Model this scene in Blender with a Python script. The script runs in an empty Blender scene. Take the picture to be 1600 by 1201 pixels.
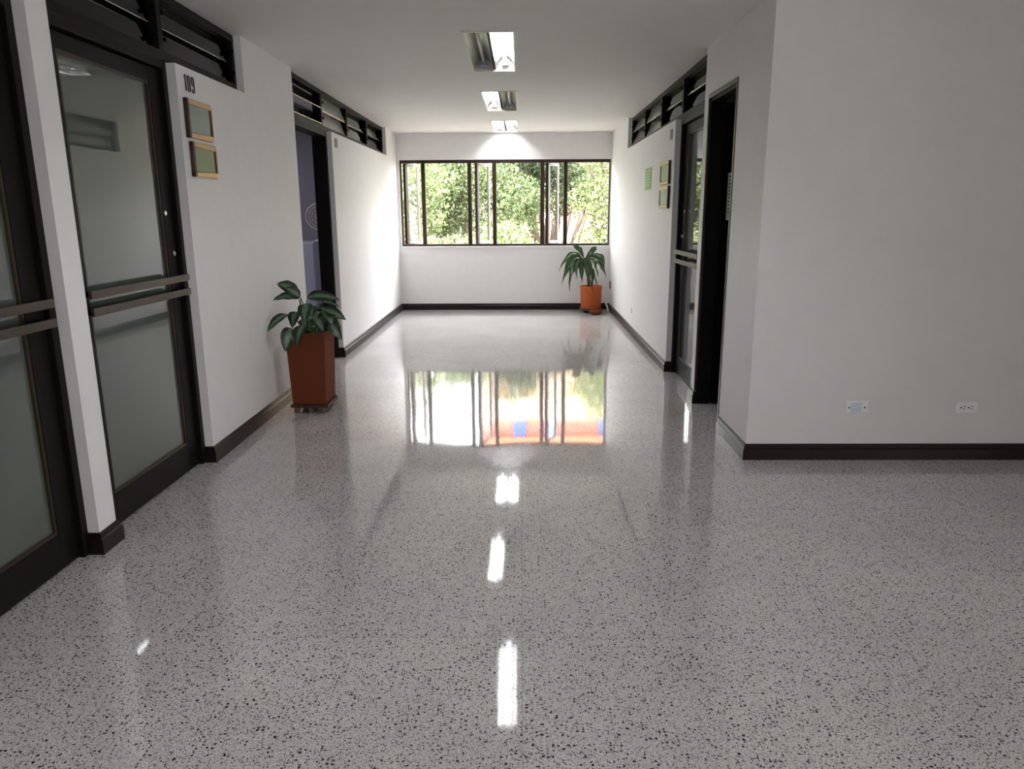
import bpy, bmesh, math, random
from mathutils import Vector, Matrix
random.seed(7)
S = bpy.context.scene
C = S.collection
pi = math.pi

# ------------------------------------------------------------------ camera
F_PX = 1152.14; PITCH = math.radians(13.076); YAW = math.radians(-0.773); ROLL = math.radians(0.308)
cp, sp, cy, sy = math.cos(PITCH), math.sin(PITCH), math.cos(YAW), math.sin(YAW)
fw = Vector((sy*cp, cy*cp, -sp)); rt = Vector((cy, -sy, 0)); dn = fw.cross(rt)
cr, sr = math.cos(ROLL), math.sin(ROLL)
r2 = cr*rt + sr*dn; d2 = -sr*rt + cr*dn
cam = bpy.data.cameras.new('camera'); camo = bpy.data.objects.new('camera', cam); C.objects.link(camo)
m = Matrix.Identity(4)
for i, v in enumerate((r2, -d2, -fw)):
    for j in range(3): m[j][i] = v[j]
m.translation = Vector((0, 0, 1.5))
camo.matrix_world = m
cam.sensor_width = 36; cam.sensor_fit = 'HORIZONTAL'; cam.lens = 36*F_PX/1600
cam.clip_start = 0.05; cam.clip_end = 300
S.camera = camo

# ------------------------------------------------------------------ exposure
S.view_settings.view_transform = 'Standard'
try: S.view_settings.look = 'None'
except Exception: pass
S.view_settings.gamma = 1.0
S.view_settings.use_curve_mapping = False
S.view_settings.exposure = 1.84

# ------------------------------------------------------------------ world, sun, daylight
W = bpy.data.worlds.new('sky'); S.world = W; W.use_nodes = True
nt = W.node_tree; nt.nodes.clear()
out = nt.nodes.new('ShaderNodeOutputWorld'); bg = nt.nodes.new('ShaderNodeBackground')
tc = nt.nodes.new('ShaderNodeTexCoord'); nz = nt.nodes.new('ShaderNodeTexNoise'); rp = nt.nodes.new('ShaderNodeValToRGB')
nz.inputs['Scale'].default_value = 2.5; nz.inputs['Detail'].default_value = 5
rp.color_ramp.elements[0].position = .35; rp.color_ramp.elements[0].color = (.92, .92, 1, 1)
rp.color_ramp.elements[1].position = .6; rp.color_ramp.elements[1].color = (1, .97, .97, 1)
nt.links.new(tc.outputs['Generated'], nz.inputs['Vector']); nt.links.new(nz.outputs['Fac'], rp.inputs['Fac'])
nt.links.new(rp.outputs['Color'], bg.inputs['Color'])
# hazy sky, brighter towards the right of the window
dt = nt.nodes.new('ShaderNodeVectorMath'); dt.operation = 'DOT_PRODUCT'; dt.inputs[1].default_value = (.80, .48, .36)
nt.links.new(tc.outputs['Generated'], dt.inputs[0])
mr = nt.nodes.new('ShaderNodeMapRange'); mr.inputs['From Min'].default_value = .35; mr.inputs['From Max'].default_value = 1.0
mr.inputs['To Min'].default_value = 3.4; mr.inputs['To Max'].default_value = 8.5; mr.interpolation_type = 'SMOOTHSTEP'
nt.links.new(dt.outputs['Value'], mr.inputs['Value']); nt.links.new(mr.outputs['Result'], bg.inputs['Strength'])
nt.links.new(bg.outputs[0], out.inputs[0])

def light(name, typ, loc, rot, energy, color=(1, 1, 1), **kw):
    l = bpy.data.lights.new(name, typ); l.energy = energy; l.color = color
    for k, v in kw.items(): setattr(l, k, v)
    o = bpy.data.objects.new(name, l); o.location = loc; o.rotation_euler = rot; C.objects.link(o); return o
# sun from behind and to the left of the photographer, over the roof
sun = light('sun', 'SUN', (0, 0, 20), (0, 0, 0), 5.0, (1, .93, .84), angle=.02)
sun.rotation_euler = Vector((0.50, 0.75, -0.62)).to_track_quat('-Z', 'Y').to_euler()
# portals only guide the sky light through the window openings
p = light('window_portal', 'AREA', (-.26, 12.0, 1.65), (-pi/2, 0, 0), 1, shape='RECTANGLE', size=3.3, size_y=1.3); p.data.cycles.is_portal = True
p = light('lobby_portal', 'AREA', (10.2, -3.0, 1.65), (0, pi/2, 0), 1, shape='RECTANGLE', size=1.7, size_y=5.0); p.data.cycles.is_portal = True

# ------------------------------------------------------------------ dimensions
XL, XR, D, H = -1.915, 1.39, 11.75, 2.69
YB = 4.39          # face of the block on the right
LX, LY = 10.0, -6.0 # lobby extents
TUBE = 13.0
# ------------------------------------------------------------------ helpers
def tag(o, label=None, cat=None, group=None, kind=None):
    if label: o['label'] = label
    if cat: o['category'] = cat
    if group: o['group'] = group
    if kind: o['kind'] = kind
    return o
def obj(name, bm, mat, parent=None, smooth=False, bevel=0, seg=2, clean=True):
    me = bpy.data.meshes.new(name)
    if clean: bmesh.ops.remove_doubles(bm, verts=bm.verts, dist=1e-5)
    bm.to_mesh(me); bm.free()
    o = bpy.data.objects.new(name, me); C.objects.link(o)
    for x in (mat if isinstance(mat, (list, tuple)) else [mat]): me.materials.append(x)
    if smooth:
        for p in me.polygons: p.use_smooth = True
    if bevel:
        b = o.modifiers.new('bevel', 'BEVEL'); b.width = bevel; b.segments = seg; b.limit_method = 'ANGLE'
    if parent: o.parent = parent
    return o
def empty(name, loc=(0, 0, 0), **kw):
    o = bpy.data.objects.new(name, None); C.objects.link(o); o.location = loc; o.empty_display_size = .1
    return tag(o, **kw)
def box(bm, x0, x1, y0, y1, z0, z1, mi=0):
    x0, x1 = min(x0, x1), max(x0, x1); y0, y1 = min(y0, y1), max(y0, y1)
    v = [bm.verts.new(q) for q in ((x0,y0,z0),(x1,y0,z0),(x1,y1,z0),(x0,y1,z0),(x0,y0,z1),(x1,y0,z1),(x1,y1,z1),(x0,y1,z1))]
    fs = []
    for f in ((0,3,2,1),(4,5,6,7),(0,1,5,4),(1,2,6,5),(2,3,7,6),(3,0,4,7)):
        q = bm.faces.new([v[i] for i in f]); q.material_index = mi; fs.append(q)
    return v
def B(*boxes):
    bm = bmesh.new()
    for b in boxes: box(bm, *b)
    return bm
def tube(bm, pts, rad, n=8, cap=True):
    pts = [Vector(p) for p in pts]
    if not isinstance(rad, (list, tuple)): rad = [rad]*len(pts)
    rings = []
    up = Vector((0, 0, 1))
    for i, p in enumerate(pts):
        t = (pts[min(i+1, len(pts)-1)] - pts[max(i-1, 0)]).normalized()
        a = t.cross(up)
        if a.length < .05: a = t.cross(Vector((0, 1, 0)))
        a.normalize(); b = t.cross(a).normalized()
        rings.append([bm.verts.new(p + rad[i]*(math.cos(2*pi*k/n)*a + math.sin(2*pi*k/n)*b)) for k in range(n)])
    for i in range(len(rings)-1):
        for k in range(n):
            bm.faces.new((rings[i][k], rings[i][(k+1) % n], rings[i+1][(k+1) % n], rings[i+1][k]))
    if cap:
        bm.faces.new(rings[0][::-1]); bm.faces.new(rings[-1])
    return bm
def lathe(bm, prof, c=(0, 0, 0), n=32):
    rings = []
    for r, z in prof:
        rings.append([bm.verts.new((c[0]+r*math.cos(2*pi*k/n), c[1]+r*math.sin(2*pi*k/n), c[2]+z)) for k in range(n)])
    for i in range(len(rings)-1):
        for k in range(n):
            bm.faces.new((rings[i][k], rings[i][(k+1) % n], rings[i+1][(k+1) % n], rings[i+1][k]))
    if prof[0][0] > 1e-4: bm.faces.new(rings[0][::-1])
    if prof[-1][0] > 1e-4: bm.faces.new(rings[-1])
    return bm
def slab(axis, a0, a1, u0, u1, v0, v1, holes):
    """solid slab, thickness a0..a1 along axis; u,v the two other axes in order; holes = (u0,u1,v0,v1)"""
    us = sorted(set([u0, u1] + [min(max(h[i], u0), u1) for h in holes for i in (0, 1)]))
    vs = sorted(set([v0, v1] + [min(max(h[i], v0), v1) for h in holes for i in (2, 3)]))
    def solid(i, j):
        if i < 0 or j < 0 or i >= len(us)-1 or j >= len(vs)-1: return False
        cu, cv = (us[i]+us[i+1])/2, (vs[j]+vs[j+1])/2
        return not any(h[0] < cu < h[1] and h[2] < cv < h[3] for h in holes)
    def P(a, u, v):
        return (a, u, v) if axis == 0 else ((u, a, v) if axis == 1 else (u, v, a))
    bm = bmesh.new()
    def q(*ps): bm.faces.new([bm.verts.new(P(*x)) for x in ps])
    for i in range(len(us)-1):
        for j in range(len(vs)-1):
            if not solid(i, j): continue
            a, b, c, d = us[i], us[i+1], vs[j], vs[j+1]
            q((a0,a,c),(a0,a,d),(a0,b,d),(a0,b,c)); q((a1,a,c),(a1,b,c),(a1,b,d),(a1,a,d))
            if not solid(i-1, j): q((a0,a,c),(a1,a,c),(a1,a,d),(a0,a,d))
            if not solid(i+1, j): q((a0,b,c),(a0,b,d),(a1,b,d),(a1,b,c))
            if not solid(i, j-1): q((a0,a,c),(a0,b,c),(a1,b,c),(a1,a,c))
            if not solid(i, j+1): q((a0,a,d),(a1,a,d),(a1,b,d),(a0,b,d))
    bmesh.ops.remove_doubles(bm, verts=bm.verts, dist=1e-5)
    bmesh.ops.recalc_face_normals(bm, faces=bm.faces)
    return bm
def base_profile(bm, path, flip=1):
    """skirting swept along a 2D polyline; it stands to the left of the direction of travel (flip=-1: right)"""
    prof = [(0, 0), (.020, 0), (.020, .066), (.016, .072), (.012, .076), (.012, .090), (.007, .098), (0, .100)]
    n = len(path); nor = []
    for i in range(n-1):
        d = Vector((path[i+1][0]-path[i][0], path[i+1][1]-path[i][1])).normalized()
        nor.append(Vector((-d.y, d.x))*flip)
    rings = []
    for i in range(n):
        if i == 0: mt = nor[0]
        elif i == n-1: mt = nor[-1]
        else:
            mt = nor[i-1]+nor[i]; mt = mt/ (mt.length_squared/2) if mt.length > .01 else nor[i]
        rings.append([bm.verts.new((path[i][0]+mt.x*o, path[i][1]+mt.y*o, z)) for o, z in prof])
    for i in range(n-1):
        for k in range(len(prof)-1):
            bm.faces.new((rings[i][k], rings[i+1][k], rings[i+1][k+1], rings[i][k+1]))
    bm.faces.new(rings[0]); bm.faces.new(rings[-1][::-1])

# ------------------------------------------------------------------ materials
def mat(name, col, rough=.5, metal=0., ior=1.5, emit=None, es=0, coat=0, bump=0, bscale=40):
    M = bpy.data.materials.new(name); M.use_nodes = True
    n = M.node_tree.nodes; b = n['Principled BSDF']
    b.inputs['Base Color'].default_value = (*col, 1); b.inputs['Roughness'].default_value = rough
    b.inputs['Metallic'].default_value = metal; b.inputs['IOR'].default_value = ior
    b.inputs['Coat Weight'].default_value = coat
    if emit: b.inputs['Emission Color'].default_value = (*emit, 1); b.inputs['Emission Strength'].default_value = es
    L = M.node_tree.links
    t = n.new('ShaderNodeTexCoord'); z = n.new('ShaderNodeTexNoise'); z.inputs['Scale'].default_value = bscale; z.inputs['Detail'].default_value = 4
    L.new(t.outputs['Object'], z.inputs['Vector'])
    # faint tonal variation everywhere
    mx = n.new('ShaderNodeMix'); mx.data_type = 'RGBA'; mx.blend_type = 'MULTIPLY'; mx.inputs[0].default_value = 1
    cr_ = n.new('ShaderNodeValToRGB'); cr_.color_ramp.elements[0].color = (.95, .95, .95, 1); cr_.color_ramp.elements[1].color = (1.03, 1.03, 1.03, 1)
    L.new(z.outputs['Fac'], cr_.inputs['Fac'])
    mx.inputs[6].default_value = (*col, 1); L.new(cr_.outputs['Color'], mx.inputs[7]); L.new(mx.outputs[2], b.inputs['Base Color'])
    if bump:
        bp = n.new('ShaderNodeBump'); bp.inputs['Strength'].default_value = bump; bp.inputs['Distance'].default_value = .002
        L.new(z.outputs['Fac'], bp.inputs['Height']); L.new(bp.outputs[0], b.inputs['Normal'])
    return M
wall_m = mat('painted_plaster', (.81, .79, .785), .55, bump=.15, bscale=9)
ceil_m = mat('ceiling_paint', (.80, .775, .75), .7, bump=.1, bscale=5)
reveal_m = wall_m
bronze = mat('bronze_aluminium', (.0075, .0055, .005), .48, .1, ior=1.3, bscale=3)
bead_m = mat('bronze_bead', (.06, .040, .026), .35, .5, bscale=3)
wframe = mat('window_frame_brown', (.040, .020, .014), .35, .2)
sash_al = mat('sash_aluminium', (.15, .125, .11), .45, .2)
skirt = mat('dark_stained_skirting', (.010, .005, .004), .33, ior=1.36)
barm = mat('brushed_bronze_bar', (.13, .105, .09), .38, .8)
chrome = mat('chrome', (.75, .75, .76), .18, 1)
black = mat('black_paint', (.003, .003, .003), .8, ior=1.2)
refl = mat('mirror_reflector', (.62, .61, .58), .28, 1)
fixm = mat('white_fixture_trim', (.75, .73, .68), .4)
tube_on = mat('lit_tube', (1, 1, 1), .4, emit=(.95, .95, 1), es=TUBE)
tube_off = mat('unlit_tube', (.62, .60, .55), .25)
socket_m = mat('lamp_holder', (.35, .42, .50), .4)
gold = mat('brass_plaque_frame', (.52, .33, .17), .32, .75)
darkedge = mat('dark_brown_and_rail_shade', (.05, .02, .015), .5)
glassplate = mat('green_glass_plate', (.16, .22, .10), .3, ior=1.45)
glassplate2 = mat('grey_green_glass_plate', (.24, .29, .24), .25, ior=1.6)
etch = mat('etched_lettering', (.14, .17, .15), .4)
green_sign = mat('green_sign', (.28, .48, .14), .5)
white_ink = mat('white_ink', (.7, .75, .6), .6)
grey_num = mat('grey_sign', (.22, .22, .22), .5)
digit_m = mat('black_digits', (.03, .03, .035), .4)
plastic = mat('white_plastic', (.92, .92, .93), .35)
plastic2 = mat('blank_insert', (.74, .76, .86), .4)
slot = mat('dark_slot', (.01, .01, .01), .6)
terra = mat('brown_terracotta', (.15, .036, .014), .75, ior=1.3, bump=.3, bscale=30)
terra2 = mat('orange_terracotta', (.46, .11, .032), .7, ior=1.3, bump=.3, bscale=30)
soil = mat('soil', (.012, .008, .006), .9, bump=1, bscale=80)
wood = mat('stand_wood', (.17, .10, .055), .6)
stemm = mat('plant_stem', (.10, .17, .05), .5)
trunkm = mat('cane_stem', (.17, .11, .06), .8, bump=.6, bscale=60)
paper = mat('paper', (.70, .68, .62), .7)
ink = mat('ink', (.06, .06, .07), .7)
mauve = mat('mauve_wall', (.25, .225, .27), .7)
cabm = mat('grey_cabinet', (.42, .42, .52), .5)
fanm = mat('pale_fan_plastic', (.55, .50, .45), .4)
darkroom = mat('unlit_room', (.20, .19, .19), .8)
ext_wall = mat('exterior_render', (.5, .48, .45), .8)

SPOTS = [(-.19, 2.71, .022), (.144, 2.647, .030), (.211, 2.628, .018), (.218, 2.557, .016), (-.75, 2.206, .022)]
def floor_mat():
    M = bpy.data.materials.new('polished_terrazzo'); M.use_nodes = True
    n = M.node_tree.nodes; L = M.node_tree.links; b = n['Principled BSDF']
    t = n.new('ShaderNodeTexCoord')
    wr = n.new('ShaderNodeTexNoise'); wr.inputs['Scale'].default_value = 60; wr.inputs['Detail'].default_value = 2
    L.new(t.outputs['Object'], wr.inputs['Vector'])
    va = n.new('ShaderNodeVectorMath'); va.operation = 'MULTIPLY_ADD'
    L.new(wr.outputs['Color'], va.inputs[0]); va.inputs[1].default_value = (.010, .010, 0); L.new(t.outputs['Object'], va.inputs[2])
    def chips(scale, r, prob):
        v = n.new('ShaderNodeTexVoronoi'); v.voronoi_dimensions = '2D'; v.inputs['Scale'].default_value = scale
        L.new(va.outputs[0], v.inputs['Vector'])
        sep = n.new('ShaderNodeSeparateColor'); L.new(v.outputs['Color'], sep.inputs[0])
        # radius varies by chip
        rr = n.new('ShaderNodeMath'); rr.operation = 'MULTIPLY_ADD'; L.new(sep.outputs[1], rr.inputs[0]); rr.inputs[1].default_value = r*.8; rr.inputs[2].default_value = r*.35
        lt = n.new('ShaderNodeMath'); lt.operation = 'LESS_THAN'; L.new(v.outputs['Distance'], lt.inputs[0]); L.new(rr.outputs[0], lt.inputs[1])
        pr = n.new('ShaderNodeMath'); pr.operation = 'LESS_THAN'; L.new(sep.outputs[0], pr.inputs[0]); pr.inputs[1].default_value = prob
        mu = n.new('ShaderNodeMath'); mu.operation = 'MULTIPLY'; L.new(lt.outputs[0], mu.inputs[0]); L.new(pr.outputs[0], mu.inputs[1])
        return mu.outputs[0], sep
    def mix(fac, a, bcol, bt='MIX'):
        x = n.new('ShaderNodeMix'); x.data_type = 'RGBA'; x.blend_type = bt
        if isinstance(fac, float): x.inputs[0].default_value = fac
        else: L.new(fac, x.inputs[0])
        for i, q in ((6, a), (7, bcol)):
            if isinstance(q, tuple): x.inputs[i].default_value = (*q, 1)
            else: L.new(q, x.inputs[i])
        return x.outputs[2]
    # mottled cement ground
    g = n.new('ShaderNodeTexNoise'); g.inputs['Scale'].default_value = 150; g.inputs['Detail'].default_value = 3; L.new(t.outputs['Object'], g.inputs['Vector'])
    gr = n.new('ShaderNodeValToRGB'); gr.color_ramp.elements[0].position = .38; gr.color_ramp.elements[0].color = (.48, .465, .46, 1)
    gr.color_ramp.elements[1].position = .62; gr.color_ramp.elements[1].color = (.72, .70, .69, 1); L.new(g.outputs['Fac'], gr.inputs['Fac'])
    big = n.new('ShaderNodeTexNoise'); big.inputs['Scale'].default_value = 1.7; big.inputs['Detail'].default_value = 4; L.new(t.outputs['Object'], big.inputs['Vector'])
    br = n.new('ShaderNodeValToRGB'); br.color_ramp.elements[0].position = .3; br.color_ramp.elements[0].color = (.90, .90, .90, 1); br.color_ramp.elements[1].position = .7; br.color_ramp.elements[1].color = (1.04, 1.03, 1.02, 1)
    L.new(big.outputs['Fac'], br.inputs['Fac'])
    c = mix(1.0, gr.outputs['Color'], br.outputs['Color'], 'MULTIPLY')
    f1, _ = chips(165, .34, .42); c = mix(f1, c, (.23, .22, .215))
    f2, _ = chips(120, .30, .35); c = mix(f2, c, (.06, .057, .057))
    f4, _ = chips(60, .26, .20); c = mix(f4, c, (.62, .62, .60))
    f3, _ = chips(66, .26, .27); c = mix(f3, c, (.012, .010, .012))
    # a few pale filled spots in the surface
    for sx_, sy_, sr_ in SPOTS:
        dm = n.new('ShaderNodeVectorMath'); dm.operation = 'DISTANCE'; L.new(va.outputs[0], dm.inputs[0]); dm.inputs[1].default_value = (sx_+.005, sy_+.005, 0)
        rg = n.new('ShaderNodeMapRange'); rg.inputs['From Min'].default_value = sr_; rg.inputs['From Max'].default_value = sr_*.6; rg.inputs['To Max'].default_value = .7
        L.new(dm.outputs['Value'], rg.inputs['Value']); c = mix(rg.outputs['Result'], c, (.55, .54, .53))
    # thin joints every 1.2 m
    br2 = n.new('ShaderNodeTexBrick'); br2.offset = 0; br2.inputs['Scale'].default_value = 1
    br2.inputs['Brick Width'].default_value = 1.2; br2.inputs['Row Height'].default_value = 1.2; br2.inputs['Mortar Size'].default_value = .002
    br2.inputs['Color1'].default_value = (1, 1, 1, 1); br2.inputs['Color2'].default_value = (.965, .965, .965, 1); br2.inputs['Mortar'].default_value = (.80, .80, .80, 1)
    L.new(t.outputs['Object'], br2.inputs['Vector'])
    c = mix(1.0, c, br2.outputs['Color'], 'MULTIPLY')
    L.new(c, b.inputs['Base Color'])
    b.inputs['Roughness'].default_value = .045; b.inputs['IOR'].default_value = 1.70
    # slight waviness of the hand ground polish
    w = n.new('ShaderNodeTexNoise'); w.inputs['Scale'].default_value = 1.6; w.inputs['Detail'].default_value = 1.5; L.new(t.outputs['Object'], w.inputs['Vector'])
    bp = n.new('ShaderNodeBump'); bp.inputs['Strength'].default_value = .35; bp.inputs['Distance'].default_value = .004
    L.new(w.outputs['Fac'], bp.inputs['Height']); L.new(bp.outputs[0], b.inputs['Normal'])
    return M
floor_m = floor_mat()

def pane_mat(name, tint, fac_min=.03, rough=0.0, ior=1.5):
    M = bpy.data.materials.new(name); M.use_nodes = True
    n = M.node_tree.nodes; L = M.node_tree.links; n.clear()
    o = n.new('ShaderNodeOutputMaterial'); mx = n.new('ShaderNodeMixShader'); tr = n.new('ShaderNodeBsdfTransparent'); gl = n.new('ShaderNodeBsdfGlossy'); fr = n.new('ShaderNodeFresnel')
    fr.inputs['IOR'].default_value = ior; tr.inputs['Color'].default_value = (*tint, 1); gl.inputs['Roughness'].default_value = rough
    g = n.new('ShaderNodeNewGeometry'); iv = n.new('ShaderNodeMath'); iv.operation = 'SUBTRACT'; iv.inputs[0].default_value = 1; L.new(g.outputs['Backfacing'], iv.inputs[1])
    mu = n.new('ShaderNodeMath'); mu.operation = 'MULTIPLY'; L.new(fr.outputs[0], mu.inputs[0]); L.new(iv.outputs[0], mu.inputs[1])
    L.new(mu.outputs[0], mx.inputs[0]); L.new(tr.outputs[0], mx.inputs[1]); L.new(gl.outputs[0], mx.inputs[2]); L.new(mx.outputs[0], o.inputs[0])
    return M
clear = pane_mat('clear_glass', (.95, .97, .95))
louvre_glass = pane_mat('smoked_louvre_glass', (.30, .32, .30), ior=1.6)
def frosted(name, col, ior=2.2, rough=.03):
    """obscured glass: cloudy body that lets a little light through, polished face"""
    M = mat(name, col, rough, ior=ior, bscale=2)
    b = M.node_tree.nodes['Principled BSDF']; b.inputs['Transmission Weight'].default_value = .0
    return M
door_glass = frosted('obscured_door_glass', (.085, .100, .085), 1.95, .008)
sheen_louvre = frosted('louvre_glass_with_sheen', (.42, .42, .38), 1.6, .15)  # pale colour paints in the light reflected by the tilted blades

# ------------------------------------------------------------------ structure
CZ = 2.31
fix = [(-.40, -.05, 5.37, 6.78), (-.40, -.05, 7.87, 9.29), (-.40, -.05, 10.30, 11.68), (-.40, -.05, 1.9, 3.31), (-.40, -.05, -2.6, -1.19)]  # last two fixtures are unseen, added to light the near end
LITS = [(0, 1), (1, 0), (1, 1), (1, 1), (1, 1)]
o = obj('floor', slab(2, -.15, 0, -5.2, LX+.2, LY-.2, D+.2, []), floor_m); tag(o, kind='structure')
o = obj('ceiling', slab(2, H, H+.25, -5.2, LX+.2, LY-.2, D+.2, [(a-.004, b+.004, c-.004, d+.004) for a, b, c, d in fix]), ceil_m); tag(o, kind='structure')
o = obj('wall_left', slab(0, XL-.2, XL, LY, D, 0, H, [(1.95, 3.08, 0, 2.33), (3.22, 4.35, 0, 2.33), (3.22, 5.41, 2.32, H), (6.55, 7.80, 0, CZ+.01), (6.55, 10.93, CZ, H)]), wall_m); tag(o, kind='structure')
o = obj('wall_right', slab(0, XR, XR+.2, YB+.2, D, 0, H, [(5.05, 5.79, 0, 2.33), (5.93, 7.0, 0, CZ+.01), (5.93, 10.08, CZ, H)]), wall_m); tag(o, kind='structure')
o = obj('wall_front', slab(1, YB, YB+.2, XR, LX, 0, H, []), wall_m); tag(o, kind='structure')
o = obj('wall_far', slab(1, D, D+.2, -5.2, LX, 0, H, [(XL+.045, XR-.015, 1.0, 2.30)]), wall_m); tag(o, kind='structure')
o = obj('wall_lobby', slab(0, LX, LX+.2, LY, YB+.2, 0, H, [(-5.5, -.5, .8, 2.5)]), wall_m); tag(o, kind='structure')
o = obj('wall_lobby_shade', B((4.3, 4.5, 2.0, YB, 0, H)), wall_m); tag(o, kind='structure')  # unseen stub wall, added to shade the right part of the facing wall
o = obj('wall_back', slab(1, LY-.2, LY, -5.2, LX+.2, 0, H, []), wall_m); tag(o, kind='structure')
# walls of the offices behind the doors
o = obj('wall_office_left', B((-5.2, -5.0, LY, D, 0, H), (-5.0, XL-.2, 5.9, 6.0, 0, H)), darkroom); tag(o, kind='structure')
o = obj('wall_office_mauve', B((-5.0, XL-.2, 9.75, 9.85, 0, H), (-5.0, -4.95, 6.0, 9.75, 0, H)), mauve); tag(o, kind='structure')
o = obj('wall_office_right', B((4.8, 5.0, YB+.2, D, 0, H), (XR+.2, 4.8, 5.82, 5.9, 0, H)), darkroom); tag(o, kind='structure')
# skirtings
bm = bmesh.new()
base_profile(bm, [(XL-.05, 3.08), (XL, 3.08), (XL, 3.22), (XL-.05, 3.22)], -1)
base_profile(bm, [(XL-.05, 4.35), (XL, 4.35), (XL, 6.55), (XL-.05, 6.55)], -1)
base_profile(bm, [(XL-.05, 7.80), (XL, 7.80), (XL, D-.001)], -1)
base_profile(bm, [(XL, LY), (XL, 1.95), (XL-.05, 1.95)], -1)
bmesh.ops.recalc_face_normals(bm, faces=bm.faces)
tag(obj('baseboard_left', bm, skirt, clean=False), kind='structure')
bm = bmesh.new(); base_profile(bm, [(XL, D), (XR, D)], -1); bmesh.ops.recalc_face_normals(bm, faces=bm.faces)
tag(obj('baseboard_far', bm, skirt, clean=False), kind='structure')
bm = bmesh.new()
base_profile(bm, [(XR, D), (XR, 7.0), (XR+.05, 7.0)], -1)
base_profile(bm, [(XR+.05, 5.93), (XR, 5.93), (XR, 5.79), (XR+.02, 5.79)], -1)
base_profile(bm, [(XR, 5.02), (XR, YB), (LX, YB)], -1)
bmesh.ops.recalc_face_normals(bm, faces=bm.faces)
tag(obj('baseboard_right', bm, skirt, clean=False), kind='structure')

# ---- far window
win = empty('window_1', (0, D, 1.0), kind='structure')
def wb(name, boxes, m_, par=win, bev=.003):
    bm = bmesh.new()
    for x0, x1, y0, y1, z0, z1 in boxes:
        box(bm, x0, x1, y0, y1, z0-1.0, z1-1.0)
    return obj(name, bm, m_, par, bevel=bev)
wx0, wx1, wz0, wz1 = XL+.046, XR-.016, 1.001, 2.299
FY0, FY1 = .035, .095
wb('window_frame', [(wx0, wx1, FY0, FY1, wz1-.045, wz1), (wx0, wx1, FY0, FY1, wz0, wz0+.03), (wx0, wx0+.022, FY0, FY1, wz0+.03, wz1-.045), (wx1-.022, wx1, FY0, FY1, wz0+.03, wz1-.045)], wframe)
for a in (-1.515, -.800, -.415, .325, .685):
    wb('mullion', [(a-.031, a+.031, FY0, FY1, wz0+.03, wz1-.045)], wframe)
for a, b in ((-1.488, -.827), (-.388, .298), (.712, wx1-.022)):
    wb('window_pane', [(a, b, .062, .068, wz0+.03, wz1-.045)], clear, bev=0)
sill = wb('window_sill', [(XL+.046, XR-.016, -.012, FY0, .965, 1.0)], wall_m)
# three casements on friction stays, swung outward
for hx, wd in ((wx0+.06, .31), (-.700, .33), (.400, .31)):
    sa = empty('casement_sash'); sa.parent = win; sa.location = (hx, .07, 0)
    sa.rotation_euler = (0, 0, math.radians(54))
    z0, z1 = wz0+.035-1, wz1-.05-1
    bm = B((-.008, .045, -.03, .02, z0, z1)); o = obj('hinge_stile', bm, wframe, sa, bevel=.003)
    bm = B((.045, wd-.035, -.018, .018, z0, z0+.04), (.045, wd-.035, -.018, .018, z1-.04, z1), (wd-.035, wd, -.018, .018, z0, z1)); obj('sash_frame', bm, [sash_al], sa, bevel=.004)
    obj('window_pane', B((.045, wd-.035, -.003, .003, z0+.04, z1-.04)), clear, sa)
    bm = B((wd-.05, wd-.015, -.045, -.018, .60, .635), (wd-.07, wd-.05, -.045, -.035, .605, .63)); obj('latch', bm, sash_al, sa, bevel=.003)
    bm = B((.0, .20, -.03, -.02, z1-.02, z1-.01)); obj('friction_stay', bm, wframe, sa)
# unseen lobby window out of frame, added to light the near walls
w2 = empty('window_2', (LX, -3.0, .8), kind='structure')
obj('window_frame', B((.05, .11, -2.5, 2.5, 0, .05), (.05, .11, -2.5, 2.5, 1.65, 1.7), *[(.05, .11, y, y+.05, .05, 1.65) for y in (-2.5, -1.25, 0, 1.25, 2.45)]), wframe, w2)
obj('window_pane', B((.078, .082, -2.45, 2.45, .05, 1.65)), clear, w2)

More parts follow.
